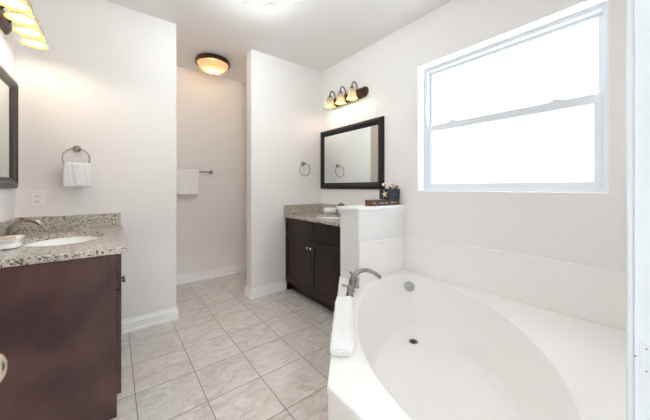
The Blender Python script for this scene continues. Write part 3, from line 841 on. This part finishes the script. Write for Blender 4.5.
# ------------------------------------------------------------------ outlets
def outlet(label, x, z, slots=True):
    t = thing('wall_outlet', label, 'outlet', (x, YB, z))
    obj('plate', BX(x - .036, x + .036, YB - .006, YB - .0003, z - .058, z + .058, bev=.003), PLATE, t)
    for dz in (-.0195, .0195):
        r_ = obj('receptacle', BX(x - .017, x + .017, YB - .0085, YB - .005, z + dz - .014, z + dz + .014, bev=.003), PLATE, t)
        bm = BX(x - .008, x - .0055, YB - .0092, YB - .008, z + dz - .004, z + dz + .005)
        box(bm, x + .0055, x + .008, YB - .0092, YB - .008, z + dz - .004, z + dz + .005)
        box(bm, x - .0022, x + .0022, YB - .0092, YB - .008, z + dz - .010, z + dz - .006)
        obj('slots', bm, DARKSLOT, r_)
outlet('white duplex outlet on the back wall above the left counter', -.435, 1.147)
outlet('white duplex outlet below the empty towel ring', 2.080, 1.120)

# ------------------------------------------------------------------ half wall decor
CZ = HZ + .060
sg = thing('block_sign', 'long brown wooden block sign in three sections lying on the half wall', 'sign', (1.93, 1.63, CZ))
cols = [(0.085, 0.038, 0.022), (0.060, 0.030, 0.034), (0.070, 0.032, 0.022)]
LET = mat('pale_lettering', (0.62, 0.50, 0.38), 0.6); bump(LET, coords(LET), 60, .05, .001)
LET2 = mat('grey_lettering', (0.55, 0.53, 0.52), 0.6); bump(LET2, coords(LET2), 60, .05, .001)
segs = [(1.760, 1.845), (1.847, 1.995), (1.997, 2.150)]
for k, ((a, b), c_) in enumerate(zip(segs, cols)):
    m = wood('sign_wood_%d' % k, c_, tuple(min(1, q * 1.7) for q in c_), 0.5, (0.5, 3, 3))
    bl = obj('block', BX(a, b, 1.589, 1.668, CZ + .0005, CZ + .052, bev=.002), m, sg)
    rnd = random.Random(20 + k); bm = bmesh.new(); x = a + .016
    while x < b - .020:
        w_ = rnd.uniform(.005, .011); hgt = rnd.choice((.010, .012, .018))
        box(bm, x, x + .003, 1.5876, 1.5895, CZ + .017, CZ + .017 + hgt)
        box(bm, x, x + w_, 1.5876, 1.5895, CZ + .017 + (0 if rnd.random() < .5 else .007), CZ + .0195 + (0 if rnd.random() < .5 else .009))
        x += w_ + .004
    obj('lettering', bm, LET if k != 1 else LET2, bl)
va = thing('planter', 'dark slate square planter with a starfish on top of the brown block sign', 'planter', (2.085, 1.64, CZ + .052))
SLATE = mat('slate_blue_wood', (0.040, 0.043, 0.055), 0.55)
L(SLATE, ramp(SLATE, noise(SLATE, coords(SLATE, (8, 8, 40)), 5, 5), [(0.3, (0.010, 0.010, 0.013)), (0.7, (0.045, 0.050, 0.068))]), bsdf(SLATE).inputs['Base Color'])
z0 = CZ + .0525
px0, px1, py0, py1 = 1.998, 2.158, 1.590, 1.705
bm = bmesh.new(); w_ = .008; hz = .098
box(bm, px0, px1, py0, py0 + w_, z0, z0 + hz, bev=.001); box(bm, px0, px1, py1 - w_, py1, z0, z0 + hz, bev=.001)
box(bm, px0, px0 + w_, py0 + w_, py1 - w_, z0, z0 + hz, bev=.001); box(bm, px1 - w_, px1, py0 + w_, py1 - w_, z0, z0 + hz, bev=.001)
box(bm, px0 + w_, px1 - w_, py0 + w_, py1 - w_, z0, z0 + .05)
obj('box', bm, SLATE, va)
STARM = mat('starfish', (0.78, 0.66, 0.46), 0.6); bump(STARM, coords(STARM), 200, .4, .002)
# starfish on the corner of the left face
bm = bmesh.new(); ctr = bm.verts.new((0, 0, .010)); ctb = bm.verts.new((0, 0, 0)); rim_, rib = [], []
for k in range(10):
    a = 2 * PI * k / 10 + .25; r_ = .040 if k % 2 == 0 else .013
    rim_.append(bm.verts.new((r_ * math.cos(a), r_ * math.sin(a), .003))); rib.append(bm.verts.new((r_ * math.cos(a), r_ * math.sin(a), 0)))
for k in range(10):
    k2 = (k + 1) % 10
    bm.faces.new((ctr, rim_[k], rim_[k2])); bm.faces.new((ctb, rib[k2], rib[k])); bm.faces.new((rim_[k], rib[k], rib[k2], rim_[k2]))
M = Matrix.Translation((px0 - .0003, 1.640, z0 + .048)) @ Matrix.Rotation(-PI / 2, 4, 'Y')
bmesh.ops.transform(bm, matrix=M, verts=bm.verts)
obj('starfish', bm, STARM, va)
# white shell flowers with dark twigs, each a thing of its own
PET = mat('white_petals', (0.88, 0.82, 0.78), 0.6); bump(PET, coords(PET), 80, .1, .001)
TWIG = mat('dark_twig', (0.05, 0.03, 0.025), 0.7); bump(TWIG, coords(TWIG), 80, .2, .001)
fl_labels = [('white flower at the left front corner of the slate planter', 2.030, 1.606), ('white flower at the right front corner of the slate planter', 2.125, 1.612),
             ('white flower at the middle of the slate planter', 2.078, 1.640), ('white flower at the left rear corner of the slate planter', 2.035, 1.668), ('white flower at the right rear corner of the slate planter', 2.125, 1.668)]
rnd = random.Random(5)
for i, (lb, fx_, fy_) in enumerate(fl_labels):
    zt = z0 + hz + (.016, .014, .034, .028, .026)[i]
    t = thing('dried_flower', lb, 'flower', (fx_, fy_, z0 + .0505), group='white flowers in the slate planter')
    bm = bmesh.new(); tilt = Matrix.Rotation(rnd.uniform(-.5, .5), 4, 'X') @ Matrix.Rotation(rnd.uniform(-.5, .5), 4, 'Y')
    for layer in range(2):
        npet = 7 - layer * 2
        for k in range(npet):
            a = 2 * PI * k / npet + layer * .4 + rnd.uniform(-.15, .15)
            op = .45 + layer * .55
            Mp = Matrix.Translation((fx_, fy_, zt)) @ tilt @ Matrix.Rotation(a, 4, 'Z') @ Matrix.Rotation(-op, 4, 'Y') @ Matrix.Translation((.017 - layer * .004, 0, 0)) @ Matrix.Diagonal((1, .55, .22, 1))
            bmesh.ops.create_icosphere(bm, subdivisions=2, radius=.019, matrix=Mp)
    obj('blossom', bm, PET, t, smooth=80)
    bm = bmesh.new(); tube(bm, [(fx_, fy_, z0 + .0505), (fx_ + rnd.uniform(-.004, .004), fy_, z0 + .08), (fx_, fy_, zt)], .0028, 8)
    for k in range(4):
        a = rnd.uniform(0, 2 * PI); r_ = rnd.uniform(.016, .030)
        tube(bm, [(fx_, fy_, zt - .02), (fx_ + r_ * .6 * math.cos(a), fy_ + r_ * .6 * math.sin(a), zt), (fx_ + r_ * math.cos(a), fy_ + r_ * math.sin(a), zt + .016)], [.004, .004, .005], 7, sub=3)
    obj('stem', bm, TWIG, t, smooth=60)
